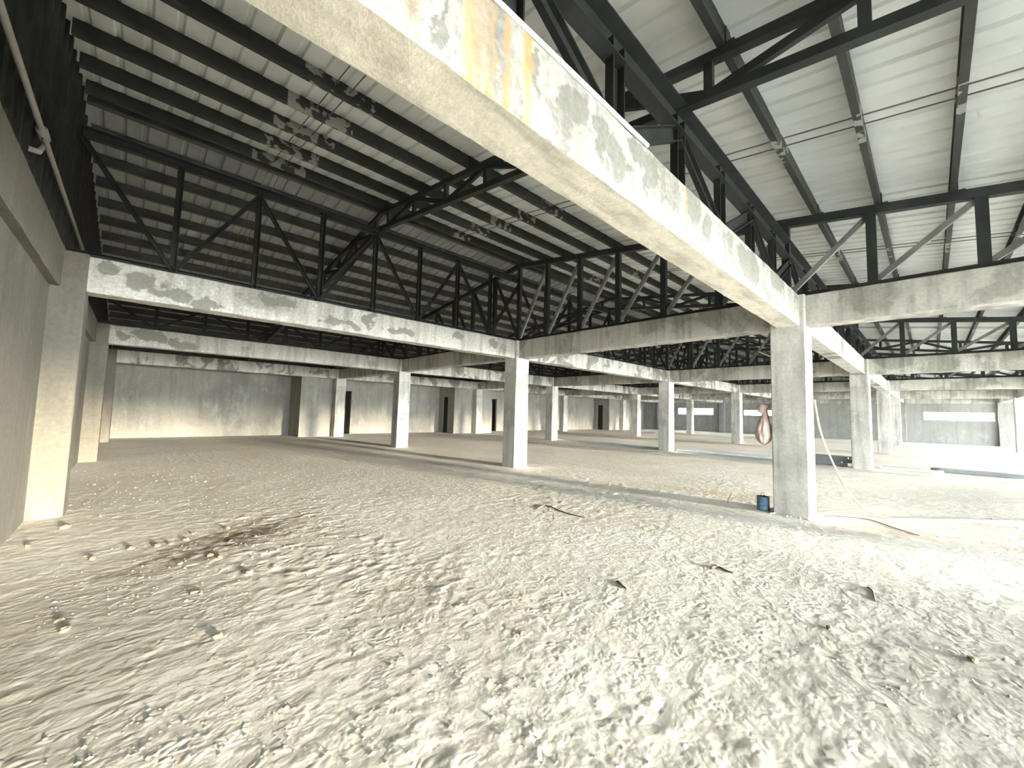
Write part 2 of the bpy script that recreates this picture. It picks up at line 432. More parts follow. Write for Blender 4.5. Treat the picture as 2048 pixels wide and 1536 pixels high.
# ------------------------------------------------------------------ floor: rough earth, displaced
def vnoise(x, y, seed):
    xi = np.floor(x).astype(np.int64); yi = np.floor(y).astype(np.int64)
    fx = x - xi; fy = y - yi
    fx = fx * fx * fx * (fx * (fx * 6 - 15) + 10); fy = fy * fy * fy * (fy * (fy * 6 - 15) + 10)
    def h(a, b):
        n = (a * 374761393 + b * 668265263 + seed * 982451653) & 0x7fffffff
        n = ((n ^ (n >> 13)) * 1274126177) & 0x7fffffff
        return ((n ^ (n >> 16)) & 0xffff) / 65535.0
    return (h(xi, yi) * (1 - fx) + h(xi + 1, yi) * fx) * (1 - fy) + (h(xi, yi + 1) * (1 - fx) + h(xi + 1, yi + 1) * fx) * fy
def fbm(x, y, seed, octv=4, gain=0.55):
    a, s, t = 1.0, 0.0, 0.0
    for o in range(octv):
        s = s + a * (vnoise(x * 2 ** o, y * 2 ** o, seed + o) - 0.5); t += a; a *= gain
    return s / t * 2
def graded(lo, hi, f0, f1, fine, grow, big):
    up = [f1]; s = fine
    while up[-1] < hi: s = min(s * grow, big); up.append(up[-1] + s)
    up[-1] = hi
    dn = [f0]; s = fine
    while dn[-1] > lo: s = min(s * grow, big); dn.append(dn[-1] - s)
    dn[-1] = lo
    return np.array(dn[::-1] + list(np.arange(f0 + fine, f1 - fine / 2, fine)) + up)
def floor_height(X, Y):
    rough = np.clip(0.5 + 1.6 * fbm(X * 0.55 + 3.1, Y * 0.55 + 1.7, 11, 3), 0.12, 1.25)
    wx = X + 0.10 * fbm(X * 2.2, Y * 2.2, 61, 2); wy = Y + 0.10 * fbm(X * 2.2, Y * 2.2, 71, 2)
    big = 0.005 * fbm(X * 0.6, Y * 0.6, 1, 2)
    mid = 0.0025 * fbm(wx * 2.6, wy * 2.6, 21, 3) * (0.45 + 0.55 * rough)
    lump = 0.0048 * np.maximum(fbm(wx * 11.0, wy * 11.0, 31, 2) - 0.05, 0) * rough * 1.5
    pit = -0.0035 * np.maximum(fbm(X * 6.5, Y * 6.5, 41, 2) - 0.42, 0) * 2.0
    return big + mid + lump + pit
def build_floor():
    xs = graded(-1.15, ENDX + 0.1, -0.9, 8.6, 0.022, 1.045, 0.55)
    ys = graded(FRONTY - 0.4, BACKY + 0.1, 0.0, 6.6, 0.022, 1.045, 0.55)
    X, Y = np.meshgrid(xs, ys, indexing='ij')
    Z = floor_height(X, Y)
    # settle the ground to level round the foot of each column and towards the far end
    far = np.clip((np.hypot(X, Y) - 12) / 14, 0, 1)
    Z *= 1 - 0.7 * far
    for xc in XC:
        for yc in YR.values():
            d = np.maximum(np.maximum(xc - 0.03 - X, X - xc - CA - 0.03), np.maximum(yc - 0.03 - Y, Y - yc - CB - 0.03))
            Z *= np.clip(np.maximum(d, 0) / 0.35, 0.25, 1)
    nx, ny = len(xs), len(ys)
    co = np.stack([X, Y, Z], -1).reshape(-1, 3)
    idx = np.arange(nx * ny).reshape(nx, ny)
    q = np.stack([idx[:-1, :-1], idx[1:, :-1], idx[1:, 1:], idx[:-1, 1:]], -1).reshape(-1, 4)
    me = bpy.data.meshes.new('floor')
    me.vertices.add(len(co)); me.vertices.foreach_set('co', co.ravel().astype(np.float32))
    me.loops.add(q.size); me.loops.foreach_set('vertex_index', q.ravel().astype(np.int32))
    me.polygons.add(len(q)); me.polygons.foreach_set('loop_start', np.arange(0, q.size, 4, dtype=np.int32))
    me.polygons.foreach_set('use_smooth', np.ones(len(q), dtype=bool))
    me.update(); me.validate(); me.materials.append(M['floor'])
    return struct(link_mesh('floor', me))
build_floor()
struct(link_mesh('floor_outside', mesh_from('floor_outside', [(-60, -90, -0.06), (110, -90, -0.06), (110, FRONTY - 0.35, -0.06), (-60, FRONTY - 0.35, -0.06)], [(0, 1, 2, 3)], M['ground'])))
struct(link_mesh('floor_yard', mesh_from('floor_yard', [(ENDX + 0.1, FRONTY - 0.35, -0.06), (110, FRONTY - 0.35, -0.06), (110, 60, -0.06), (ENDX + 0.1, 60, -0.06)], [(0, 1, 2, 3)], M['ground'])))

# ------------------------------------------------------------------ walls
LIGHT_GAP = (-9.8, -6.4)      # unseen gap added in the left wall to light the near column faces
struct(link_mesh('floor_side_yard', mesh_from('floor_side_yard', [(-60, FRONTY - 0.35, -0.06), (-1.15, FRONTY - 0.35, -0.06), (-1.15, 60, -0.06), (-60, 60, -0.06)], [(0, 1, 2, 3)], M['ground'])))
ROOFZ = PURLIN_H + 0.01
struct(link_mesh('wall_left', boxes_mesh('wall_left', [(WALLX - 0.2, WALLX, LIGHT_GAP[1], BACKY + 0.2, -0.1, ZB), (WALLX - 0.2, WALLX, FRONTY, LIGHT_GAP[0], -0.1, ZB)], M['wall_left'])))
# back wall with two doorways, and an unseen closed space added behind to keep them dark
DOORS = [(8.15, 9.17), (19.55, 20.46)]
bx = []
edges = [WALLX - 0.2] + [e for d in DOORS for e in d] + [ENDX + 0.2]
for a, b in zip(edges[0::2], edges[1::2]):
    bx.append((a, b, BACKY, BACKY + 0.18, -0.1, 3.70))
for a, b in DOORS:
    bx.append((a, b, BACKY, BACKY + 0.18, 2.46, 3.70))
bx += [(WALLX - 0.2, ENDX + 0.2, 25.0, 25.2, -0.1, 3.7), (WALLX - 0.2, ENDX + 0.2, BACKY, 25.2, 3.70, 3.85),
       (WALLX - 0.2, WALLX, BACKY, 25.2, -0.1, 3.7), (ENDX, ENDX + 0.2, BACKY, 25.2, -0.1, 3.7), (WALLX, ENDX, BACKY, 25.0, -0.2, -0.05)]
struct(link_mesh('wall_back', boxes_mesh('wall_back', bx, M['wall'])))
# end wall with three slot openings, gable to the roof
SLOTS = [(-3.12, 0.38, 1.70, 2.33), (8.60, 12.65, 1.75, 2.30), (15.45, 19.15, 1.72, 2.42)]
bx = []
ye = [FRONTY] + [e for s in SLOTS for e in s[:2]] + [BACKY]
for a, b in zip(ye[0::2], ye[1::2]):
    bx.append((ENDX, ENDX + 0.2, a, b, -0.1, 3.4))
for a, b, z0, z1 in SLOTS:
    bx += [(ENDX, ENDX + 0.2, a, b, -0.1, z0), (ENDX, ENDX + 0.2, a, b, z1, 3.4)]
V, F = [], []
for q in bx: box_geo(V, F, *q)
n = len(V)
for xx in (ENDX, ENDX + 0.2):
    V += [(xx, FRONTY, 3.4), (xx, RIDGEY, 3.4), (xx, BACKY, 3.4), (xx, BACKY, zroof(BACKY) + ROOFZ), (xx, RIDGEY, zroof(RIDGEY) + ROOFZ), (xx, FRONTY, zroof(FRONTY) + ROOFZ)]
F += [(n, n + 1, n + 4, n + 5), (n + 1, n + 2, n + 3, n + 4), (n + 6, n + 11, n + 10, n + 7), (n + 7, n + 10, n + 9, n + 8)]
struct(link_mesh('wall_right', mesh_from('wall_right', V, F, M['wall_end'])))
for q, (a, b, z0, z1) in enumerate(SLOTS):
    t = 0.035
    struct(link_mesh('window_%d' % (q + 1), boxes_mesh('window', [(ENDX - 0.015, ENDX + 0.215, a, b, z0 - 0.002, z0 + t), (ENDX - 0.015, ENDX + 0.215, a, b, z1 - t, z1 + 0.002), (ENDX - 0.015, ENDX + 0.215, a - 0.002, a + t, z0 + t, z1 - t), (ENDX - 0.015, ENDX + 0.215, b - t, b + 0.002, z0 + t, z1 - t)], M['cross'])))
# horizontal string courses on the end wall
struct(link_mesh('trim_1', boxes_mesh('trim_1', [(ENDX - 0.07, ENDX, FRONTY, BACKY, 2.95, 3.42)], M['cross'])))
struct(link_mesh('trim_2', boxes_mesh('trim_2', [(ENDX - 0.04, ENDX, FRONTY, BACKY, 3.78, 3.86)], M['cross'])))

# service shafts that stand between the last column line and the back wall
def shaft(name, x0, x1, y0, door, label, notch=None):
    V, F = [], []
    if notch:
        box_geo(V, F, x0 + 0.15, notch[0], y0, BACKY - 0.005, -0.08, ZB + 0.2)
        box_geo(V, F, notch[0], notch[1], notch[2], BACKY - 0.005, -0.08, ZB + 0.2)
        box_geo(V, F, notch[1], x1, y0, BACKY - 0.005, -0.08, ZB + 0.2)
    else:
        box_geo(V, F, x0 + 0.15, x1, y0, BACKY - 0.005, -0.08, ZB + 0.2)
    if door:
        d0, d1, dz = door
        box_geo(V, F, x0, x0 + 0.15, y0, d0, -0.08, ZB + 0.2)
        box_geo(V, F, x0, x0 + 0.15, d1, BACKY - 0.005, -0.08, ZB + 0.2)
        box_geo(V, F, x0, x0 + 0.15, d0, d1, dz, ZB + 0.2)
    else:
        box_geo(V, F, x0, x0 + 0.15, y0, BACKY - 0.005, -0.08, ZB + 0.2)
    V = [(v[0] - x0, v[1] - y0, v[2]) for v in V]
    o = link_mesh(name, mesh_from(name, V, F, M['wall']), None, (x0, y0, 0))
    if door:
        link_mesh('door_leaf', boxes_mesh('door_leaf', [(0.09, 0.12, door[0] - y0 + 0.01, door[1] - y0 - 0.01, 0, door[2] - 0.01)], M['clad']), o)
    tag(o, label, 'shaft')
shaft('plastered_shaft', 5.97, 7.495, 21.42, None, 'plastered box shaft without door in the corner bay beside the left wall')
shaft('plastered_shaft', 15.19, 18.46, 21.42, (22.15, 22.75, 2.40), 'wide plastered box shaft with dark side door, next after the doorless shaft', (16.71, 17.22, 21.49))
shaft('plastered_shaft', 33.40, 37.10, 21.42, (22.15, 22.75, 2.40), 'farthest plastered box shaft with dark side door near the end wall', (35.27, 35.78, 21.49))

# dark metal cladding over the left wall beam, sheet by sheet
gable = struct(empty('wall_gable', (-0.82, FRONTY, ZT)))
y = FRONTY; k = 0
while y < BACKY:
    y1 = min(y + 0.95, BACKY)
    V, F = [], []
    ribs = [0.0, 0.04, 0.05, 0.27, 0.28, 0.32, 0.33, 0.58, 0.59, 0.63, 0.64, 0.90, 0.91, 0.95]
    dep = [0.03, 0.03, 0, 0, 0.03, 0.03, 0, 0, 0.03, 0.03, 0, 0, 0.03, 0.03]
    for r, d in zip(ribs, dep):
        yy = min(y + r * (y1 - y) / 0.95, y1)
        V += [(d, yy - FRONTY, -0.03), (d, yy - FRONTY, zroof(yy) + ROOFZ - ZT)]
    for i in range(len(ribs) - 1):
        F.append((2 * i, 2 * i + 2, 2 * i + 3, 2 * i + 1))
    link_mesh('cladding_sheet', mesh_from('cladding_sheet', V, F, M['clad']), gable)
    y = y1

# ------------------------------------------------------------------ roof sheets
ceiling = struct(empty('ceiling', (0, RIDGEY, zroof(RIDGEY) + PURLIN_H)))
def sheet_mesh(sign, ylen):
    V, F = [], []
    xs, zs = [], []
    for c in (0.0, 0.25, 0.5, 0.75, 1.0):
        if c == 0.0: pts = [(-0.03, 0.030), (0.02, 0.032), (0.045, 0.0)]
        elif c == 1.0: pts = [(0.955, 0.0), (0.975, 0.034), (1.03, 0.034)]
        else: pts = [(c - 0.04, 0.0), (c - 0.018, 0.022), (c + 0.018, 0.022), (c + 0.04, 0.0)]
        for a, b in pts: xs.append(a); zs.append(b)
    for a, b in zip(xs, zs):
        V += [(a, 0, b), (a, sign * ylen, b - 0.14 * ylen)]
    for i in range(len(xs) - 1):
        q = (2 * i, 2 * i + 2, 2 * i + 3, 2 * i + 1)
        F.append(q if sign < 0 else tuple(reversed(q)))
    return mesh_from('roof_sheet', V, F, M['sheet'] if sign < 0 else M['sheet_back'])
me_a = sheet_mesh(-1, RIDGEY - FRONTY + 0.9); me_b = sheet_mesh(1, BACKY + 2.2 - RIDGEY)
for i in range(45):
    link_mesh('roof_sheet', me_a, ceiling, (-1.15 + i, 0, 0.004 * (i % 2)))
    link_mesh('roof_sheet', me_b, ceiling, (-1.15 + i, 0, 0.004 * (i % 2)))
link_mesh('ridge_cap', boxes_mesh('ridge_cap', [(-1.2, 44.0, -0.2, 0.2, 0.02, 0.05)], M['sheet']), ceiling)

# ------------------------------------------------------------------ concrete columns
ORD = ['first', 'second', 'third', 'fourth', 'fifth', 'sixth', 'seventh', 'eighth', 'ninth', 'tenth', 'eleventh', 'twelfth', 'thirteenth', 'fourteenth', 'fifteenth',
       'sixteenth', 'seventeenth', 'eighteenth', 'nineteenth', 'twentieth', 'twenty-first', 'twenty-second', 'twenty-third', 'twenty-fourth', 'twenty-fifth', 'twenty-sixth', 'twenty-seventh', 'twenty-eighth', 'twenty-ninth', 'thirtieth']
def row(j): return ORD[3 - j]
def column(x0, y0, label, group=None, w=CA, d=CB, seed=0, top=ZT, mats=('column', 'cap')):
    base = (x0, y0, 0)
    sh = prism_mesh('concrete_column', 'z', -0.12, 2.60, x0, x0 + w, y0, y0 + d, M[mats[0]], base, 0.3, 0.0025, 0.014, seed)
    o = link_mesh('concrete_column', sh, None, base)
    cp = prism_mesh('column_cap', 'z', 2.60, top, x0 + 0.001, x0 + w - 0.001, y0 + 0.001, y0 + d - 0.001, M[mats[1]], base, 0.3, 0.0025, 0.014, seed + 50)
    link_mesh('column_cap', cp, o)
    return tag(o, label, 'column', group)
CL = {
 (1, 0): 'large concrete column with a pink bag hung on it and a blue can at its foot',
 (1, 1): 'concrete column standing free in mid floor, first along the ridge from the left wall',
 (1, 2): 'pale concrete column with dark bolt marks on its lit face, before the door wall',
 (1, 3): 'concrete column touching the doorless plastered shaft, beside the first doorway',
 (2, 0): 'concrete column rising from the pale steel bundles with a dark steel stack against it',
 (2, 1): 'concrete column in the middle of the line of steel bundles on the floor',
 (2, 2): 'concrete column at the end of the steel bundles nearest the door wall',
 (2, 3): 'concrete column built into the middle of the wide plastered shaft',
}
for i in (1, 2, 3, 4):
    for j in (-1, 0, 1, 2, 3):
        if (i, j) in CL:
            column(XC[i], YR[j], CL[(i, j)], None, seed=i * 10 + j)
        elif j == -1:
            column(XC[i], YR[j], 'concrete column of the open-side row, %s line from the left wall' % ORD[i - 1], 'columns along the open side', seed=i * 10 + j)
        else:
            column(XC[i], YR[j], 'slender concrete column, %s line from the left wall, %s row from the back wall' % (ORD[i - 1], row(j)), 'columns in the far bays', seed=i * 10 + j)
mark_me = lathe_mesh('bolt_mark', [(0.034, 0.0), (0.030, 0.004), (0.001, 0.004)], M['clod'], 12)
for o in [q for q in bpy.data.objects if q.name.startswith('concrete_column') and q.get('label') == CL[(1, 2)]]:
    for px, py in ((804, 838), (804, 852), (811, 827), (811, 857)):
        p = hit(px, py, 1, YR[2])
        mk = link_mesh('bolt_mark', mark_me, o, (p.x - XC[1], -0.001, p.z)); mk.rotation_euler = (math.pi / 2, 0, 0)
WL = {-1: 'shallow wall column on the left wall, nearest the open side', 0: 'shallow wall column on the left wall under the big stained beam',
      1: 'broad wall column projecting from the left wall, lit warm at its foot', 2: 'wall column on the left wall, next after the broad warm-lit one',
      3: 'last wall column on the left wall before the back wall'}
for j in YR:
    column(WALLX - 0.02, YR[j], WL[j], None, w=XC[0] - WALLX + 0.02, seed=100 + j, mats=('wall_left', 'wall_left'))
for j in YR:
    column(ENDX - 0.30, YR[j], 'flat pilaster on the end wall with slots, %s from the back wall' % row(j), 'pilasters of the end wall', w=0.31, seed=140 + j, mats=('wall_end', 'wall_end'))

# ------------------------------------------------------------------ concrete beams
BI, BWY = 0.072, 0.32      # inset and width of beams that run along X
BIX, BWX = 0.092, 0.33     # the same for beams that run along Y
def beam_x(xa, xb, j, label, mat='beam', group=None, seed=0):
    y0 = YR[j] + BI
    me = prism_mesh('concrete_beam', 'x', xa, xb, y0, y0 + BWY, ZB, ZT, M[mat], (xa, y0, ZB), 0.18, 0.004, 0.014, seed)
    return tag(link_mesh('concrete_beam', me, None, (xa, y0, ZB)), label, 'beam', group)
def beam_y(i, ya, yb, label, mat='cross', group=None, seed=0):
    x0 = XC[i] + BIX
    me = prism_mesh('concrete_beam', 'y', ya, yb, x0, x0 + BWX, ZB, ZT, M[mat], (x0, ya, ZB), 0.18, 0.004, 0.014, seed)
    return tag(link_mesh('concrete_beam', me, None, (x0, ya, ZB)), label, 'beam', group)
XL = [(XC[0], XC[1]), (XC[1] + CA, XC[2]), (XC[2] + CA, XC[3]), (XC[3] + CA, XC[4]), (XC[4] + CA, ENDX - 0.30)]
BXL = {(0, 0): 'huge pale concrete beam with rust streaks running overhead to the column with the bag',
       (0, 1): 'pale concrete beam with dark damp patches from the broad wall column to the free column',
       (0, 2): 'concrete beam from the second wall column to the column with bolt marks',
       (0, 3): 'concrete beam along the doorless shaft before the back wall',
       (1, 0): 'patchy whitewashed beam running on past the column with the bag',
       (1, 1): 'white streaked beam from the free column to the one amid the steel bundles',
       (1, 2): 'pale beam from the column with bolt marks towards the end of the bundles'}
for j in (-1, 0, 1, 2, 3):
    for b, (xa, xb) in enumerate(XL):
        if b == 0 and j == -1: pass
        lab = BXL.get((b, j))
        grp = None
        if lab is None:
            if j == -1: lab, grp = 'concrete beam of the open-side column row, %s bay from the left wall' % ORD[b], 'beams along the open side'
            elif j == 3: lab, grp = 'concrete beam close before the back wall, %s bay from the left wall' % ORD[b], 'beams before the back wall'
            else: lab, grp = 'lengthwise concrete beam, %s bay from the left wall, %s row from the back wall' % (ORD[b], row(j)), 'lengthwise beams in the far bays'
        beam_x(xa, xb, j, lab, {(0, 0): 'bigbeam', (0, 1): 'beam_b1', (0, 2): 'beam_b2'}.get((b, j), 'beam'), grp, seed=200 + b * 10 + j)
jr = [-1, 0, 1, 2, 3]
BYL = {(1, 0): 'grey cross beam with dark blotches between the column with the bag and the free column',
       (1, -1): 'grey cross beam from the column with the bag towards the open side',
       (1, 1): 'grey cross beam between the free column and the one with bolt marks',
       (1, 2): 'grey cross beam from the column with bolt marks to the doorless shaft',
       (2, -1): 'plain grey cross beam from the column with the dark steel stack to the open side',
       (2, 0): 'grey cross beam over the steel bundles, between their two nearest columns'}
for i in (1, 2, 3, 4):
    for a, b in zip(jr[:-1], jr[1:]):
        lab = BYL.get((i, a)); grp = None
        if lab is None: lab, grp = 'grey cross beam, %s column line from the left wall, %s bay from the back wall' % (ORD[i - 1], ORD[2 - a]), 'cross beams in the far bays'
        beam_y(i, YR[a] + CB, YR[b], lab, 'cross', grp, seed=300 + i * 10 + a)
    beam_y(i, FRONTY, YR[-1], 'grey cross beam running out to the eave, %s line from the left wall' % ORD[i - 1], 'cross', 'cross beam stubs at the eave', seed=380 + i)
# beam lying on the left wall
me = prism_mesh('concrete_beam', 'y', FRONTY, BACKY, WALLX - 0.2, -0.785, ZB, ZT + 0.05, M['wall_left'], (WALLX, 0, ZB), 0.3, 0.004, 0.014, 400)
tag(link_mesh('concrete_beam', me, None, (WALLX, 0, ZB)), 'long concrete ring beam on top of the left wall', 'beam')

# ------------------------------------------------------------------ main roof trusses (across, on the column lines)
def main_truss(i, label, group=None, full=True):
    X = XC[i] + CA / 2
    root = empty('roof_truss', (X, RIDGEY, ZT))
    ya, yb = FRONTY, BACKY
    chord = sec(0.13, 0.10); post = sec(0.115, 0.09); diag = sec(0.075, 0.06)
    def top(yy): return zroof(yy) - 0.065
    member('top_chord', root, (X, RIDGEY, top(RIDGEY)), (X, ya, top(ya)), chord, (1, 0, 0))
    member('top_chord', root, (X, RIDGEY, top(RIDGEY)), (X, yb, top(yb)), chord, (1, 0, 0))
    member('bottom_chord', root, (X, ya, ZT + 0.04), (X, yb, ZT + 0.04), sec(0.075, 0.10), (1, 0, 0))
    for s in (-1, 1):
        k = 0
        ys = []
        while True:
            yy = RIDGEY + s * k * 1.062
            if yy < ya or yy > yb: break
            if top(yy) - ZT < 0.28: break
            ys.append(yy); k += 1
        for k, yy in enumerate(ys):
            if not (s == 1 and k == 0):
                member('post', root, (X, yy, ZT + 0.04), (X, yy, top(yy)), post, (1, 0, 0))
            if k > 0:
                member('diagonal', root, (X + 0.03, yy, top(yy) - 0.03), (X + 0.03, ys[k - 1], ZT + 0.07), diag if s > 0 else sec(0.075, 0.06, 'grey_steel'), (1, 0, 0))
    return tag(root, label, 'truss', group)
main_truss(1, 'black steel roof truss over the column with the bag and the free column')
main_truss(2, 'black steel roof truss over the line of steel bundles')
for i in (3, 4):
    main_truss(i, 'black steel roof truss over the %s column line from the left wall' % ORD[i - 1], 'main trusses of the far bays')

# ------------------------------------------------------------------ shallow lattice rafters between the main trusses
def lattice(X, label, group=None, detail=True):
    root = empty('lattice_rafter', (X, RIDGEY, zroof(RIDGEY)))
    ch = sec(0.085, 0.09); ps = sec(0.075, 0.06); dg = sec(0.08, 0.05)
    D = 0.40
    def top(yy): return zroof(yy) - 0.045
    def bot(yy): return zroof(yy) - D
    for s, ye in ((-1, FRONTY), (1, BACKY)):
        member('top_chord', root, (X, RIDGEY, top(RIDGEY)), (X, ye, top(ye)), ch, (1, 0, 0))
        member('bottom_chord', root, (X, RIDGEY, bot(RIDGEY)), (X, ye, bot(ye)), ch, (1, 0, 0))
        k = 0
        prev = None
        while True:
            yy = RIDGEY + s * (0.30 + k * 1.06)
            if yy < ye if s < 0 else yy > ye: break
            member('post', root, (X, yy, bot(yy)), (X, yy, top(yy)), ps, (1, 0, 0))
            if prev is not None:
                a, b = (prev, yy) if k % 2 else (yy, prev)
                member('diagonal', root, (X + 0.01, a, bot(a) + 0.02), (X + 0.01, b, top(b) - 0.02), dg, (1, 0, 0))
            prev = yy; k += 1
    return tag(root, label, 'rafter', group)
LATX = [3.60, 12.36, 21.58, 30.87, 39.6]
LATL = ['shallow black lattice rafter crossing the first bay beside the left wall', 'shallow black lattice rafter in the bay just past the column with the bag']
for n_, X in enumerate(LATX):
    lattice(X, LATL[n_] if n_ < 2 else 'shallow black lattice rafter in the %s bay from the left wall' % ORD[n_], None if n_ < 2 else 'lattice rafters of the far bays')

# ------------------------------------------------------------------ lengthwise W trusses standing on the beams
def long_truss(xa, xb, j, n, tops_odd, dims, label, group=None):
    Y = YR[j] + BI + BWY / 2 + (0.0 if j != 0 else 0.0)
    ztop = zroof(Y) - 0.42
    root = empty('lengthwise_truss', (xa, Y, ZT))
    cd, cw, pd, dd = dims
    zc = ztop - cd / 2; zb = ZT + 0.055
    member('top_chord', root, (xa, Y, zc), (xb, Y, zc), sec(cd, cw), (0, -1, 0))
    member('bottom_chord', root, (xa, Y, zb), (xb, Y, zb), sec(0.075, 0.09), (0, -1, 0))
    if zc - zb < 0.35:
        return tag(root, label, 'truss', group)
    xs = [xa + (xb - xa) * k / n for k in range(n + 1)]
    for k, xx in enumerate(xs):
        if 0 < k < n:
            member('post', root, (xx, Y, zb), (xx, Y, zc), sec(pd, 0.07), (0, -1, 0))
        if k < n:
            up = (k % 2 == 1) == tops_odd
            z0, z1 = (zc - cd / 2, zb) if not up else (zb, zc - cd / 2)
            if tops_odd: z0, z1 = (zb, zc - cd / 2) if k % 2 == 0 else (zc - cd / 2, zb)
            else: z0, z1 = (zc - cd / 2, zb) if k % 2 == 0 else (zb, zc - cd / 2)
            member('diagonal', root, (xx, Y - 0.01, z0), (xs[k + 1], Y - 0.01, z1), sec(dd, 0.05), (0, -1, 0))
    return tag(root, label, 'truss', group)
LT = {(0, 0): 'deep black lengthwise truss standing on the huge rust-streaked beam',
      (0, 1): 'black zigzag truss standing on the beam between broad wall column and free column',
      (0, 2): 'black zigzag truss on the beam from the second wall column',
      (1, 0): 'black lengthwise truss on the whitewashed beam past the column with the bag',
      (1, 1): 'black zigzag truss on the white streaked beam past the free column'}
for j in (0, 1, 2):
    for b in range(5):
        xa = -0.76 if b == 0 else XC[b] + CA / 2
        xb = XC[b + 1] + CA / 2 if b < 4 else ENDX - 0.05
        lab = LT.get((b, j)); grp = None
        if lab is None: lab, grp = 'black lengthwise zigzag truss, %s bay from the left wall, %s row from the back wall' % (ORD[b], row(j)), 'lengthwise trusses of the far bays'
        dims = (0.30, 0.12, 0.16, 0.14) if j == 0 else (0.15, 0.09, 0.085, 0.065)
        long_truss(xa, xb, j, 8, False, dims, lab, grp)

# ------------------------------------------------------------------ purlins and sag rods
def purlin_mesh(sign):
    h, w, t = PURLIN_H, 0.065, 0.010
    P = [(0, 0), (w, 0), (w, 0.02), (w - t, 0.02), (w - t, t), (t, t), (t, h - t), (w - t, h - t), (w - t, h - 0.02), (w, h - 0.02), (w, h), (0, h)]
    if sign > 0: P = [(-a, b) for a, b in P]
    V = [(0, a, b) for a, b in P] + [(44.25, a, b) for a, b in P]
    nP = len(P)
    F = [((k, (k + 1) % nP, (k + 1) % nP + nP, k + nP)) for k in range(nP)]
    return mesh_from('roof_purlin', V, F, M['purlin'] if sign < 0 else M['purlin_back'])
pm = {-1: purlin_mesh(-1), 1: purlin_mesh(1)}
CLEAT = boxes_mesh('cleat', [(-0.05, 0.05, -0.006, 0.006, 0, 0.16), (-0.05, 0.05, -0.07, 0.0, 0.0, 0.008)], M['steel'])
def purlin(yy, s, label, group):
    o = link_mesh('roof_purlin', pm[s], None, (-0.76, yy, zroof(yy) + 0.004))
    for X in [XC[1] + CA / 2, XC[2] + CA / 2] + LATX[:2]:
        link_mesh('cleat', CLEAT, o, (X + 0.76, -0.008 if s < 0 else 0.008, -0.004))
    tag(o, label, 'purlin', group)
PN, PF = [], []
for k in range(30):
    yy = 7.80 - 0.74 * k
    if yy < FRONTY - 0.3: break
    PN.append(yy); purlin(yy, -1, 'long black roof purlin, %s from the ridge on the open-side slope' % ORD[k], 'purlins of the open-side slope')
for k in range(21):
    yy = 8.12 + 0.74 * k
    if yy > BACKY: break
    PF.append(yy); purlin(yy, 1, 'long black roof purlin, %s from the ridge on the slope to the back wall' % ORD[k], 'purlins of the back slope')
for nX, X in enumerate((1.60, 5.55, 10.1, 14.7, 19.3)):
    for dx in (-0.09, 0.09):
        for ys, g in ((PN, 'open-side'), (PF, 'back')):
            a, b = ys[0], ys[-1]
            me = tube_mesh('sag_rod', [(0, 0, 0), (0, b - a, zroof(b) - zroof(a))], 0.008, M['rod'], 6)
            tag(link_mesh('sag_rod', me, None, (X + dx, a, zroof(a) + 0.10)), 'thin steel tie rod through the purlins, %s pair from the left wall, %s slope' % (ORD[nX], g), 'rod', 'tie rods of the %s slope' % g)

# ------------------------------------------------------------------ pipes on beam and wall
a = Vector((-0.4, 1.385, ZT + 0.016)); b = Vector((2.62, 1.372, ZT + 0.016))
me = tube_mesh('white_conduit', [(0, 0, 0), (1.0, 0.002, 0.0), (2.0, -0.006, 0.002), tuple(b - a)], 0.016, M['pvc'], 10)
tag(link_mesh('white_conduit', me, None, a), 'thin white pipe lying along the top edge of the huge rust-streaked beam', 'pipe')
wc = empty('wall_pipe', (-0.74, 2.5, 3.86))
me = tube_mesh('pipe', [(0, 0, 0), (0, 2.85, 0.0), (0.0, 7.2, 0.03)], 0.022, M['greypipe'], 10)
link_mesh('pipe', me, wc)
link_mesh('coupling', tube_mesh('coupling', [(0, 2.78, 0), (0, 2.95, 0)], 0.040, M['greypipe'], 12), wc)
link_mesh('tee_branch', tube_mesh('tee_branch', [(0.0, 2.86, 0.0), (0.0, 2.86, -0.12), (-0.01, 2.82, -0.19), (-0.06, 2.74, -0.22)], 0.024, M['greypipe'], 10), wc)
tag(wc, 'grey pipe with a bulky coupling along the dark cladding over the left wall', 'pipe')

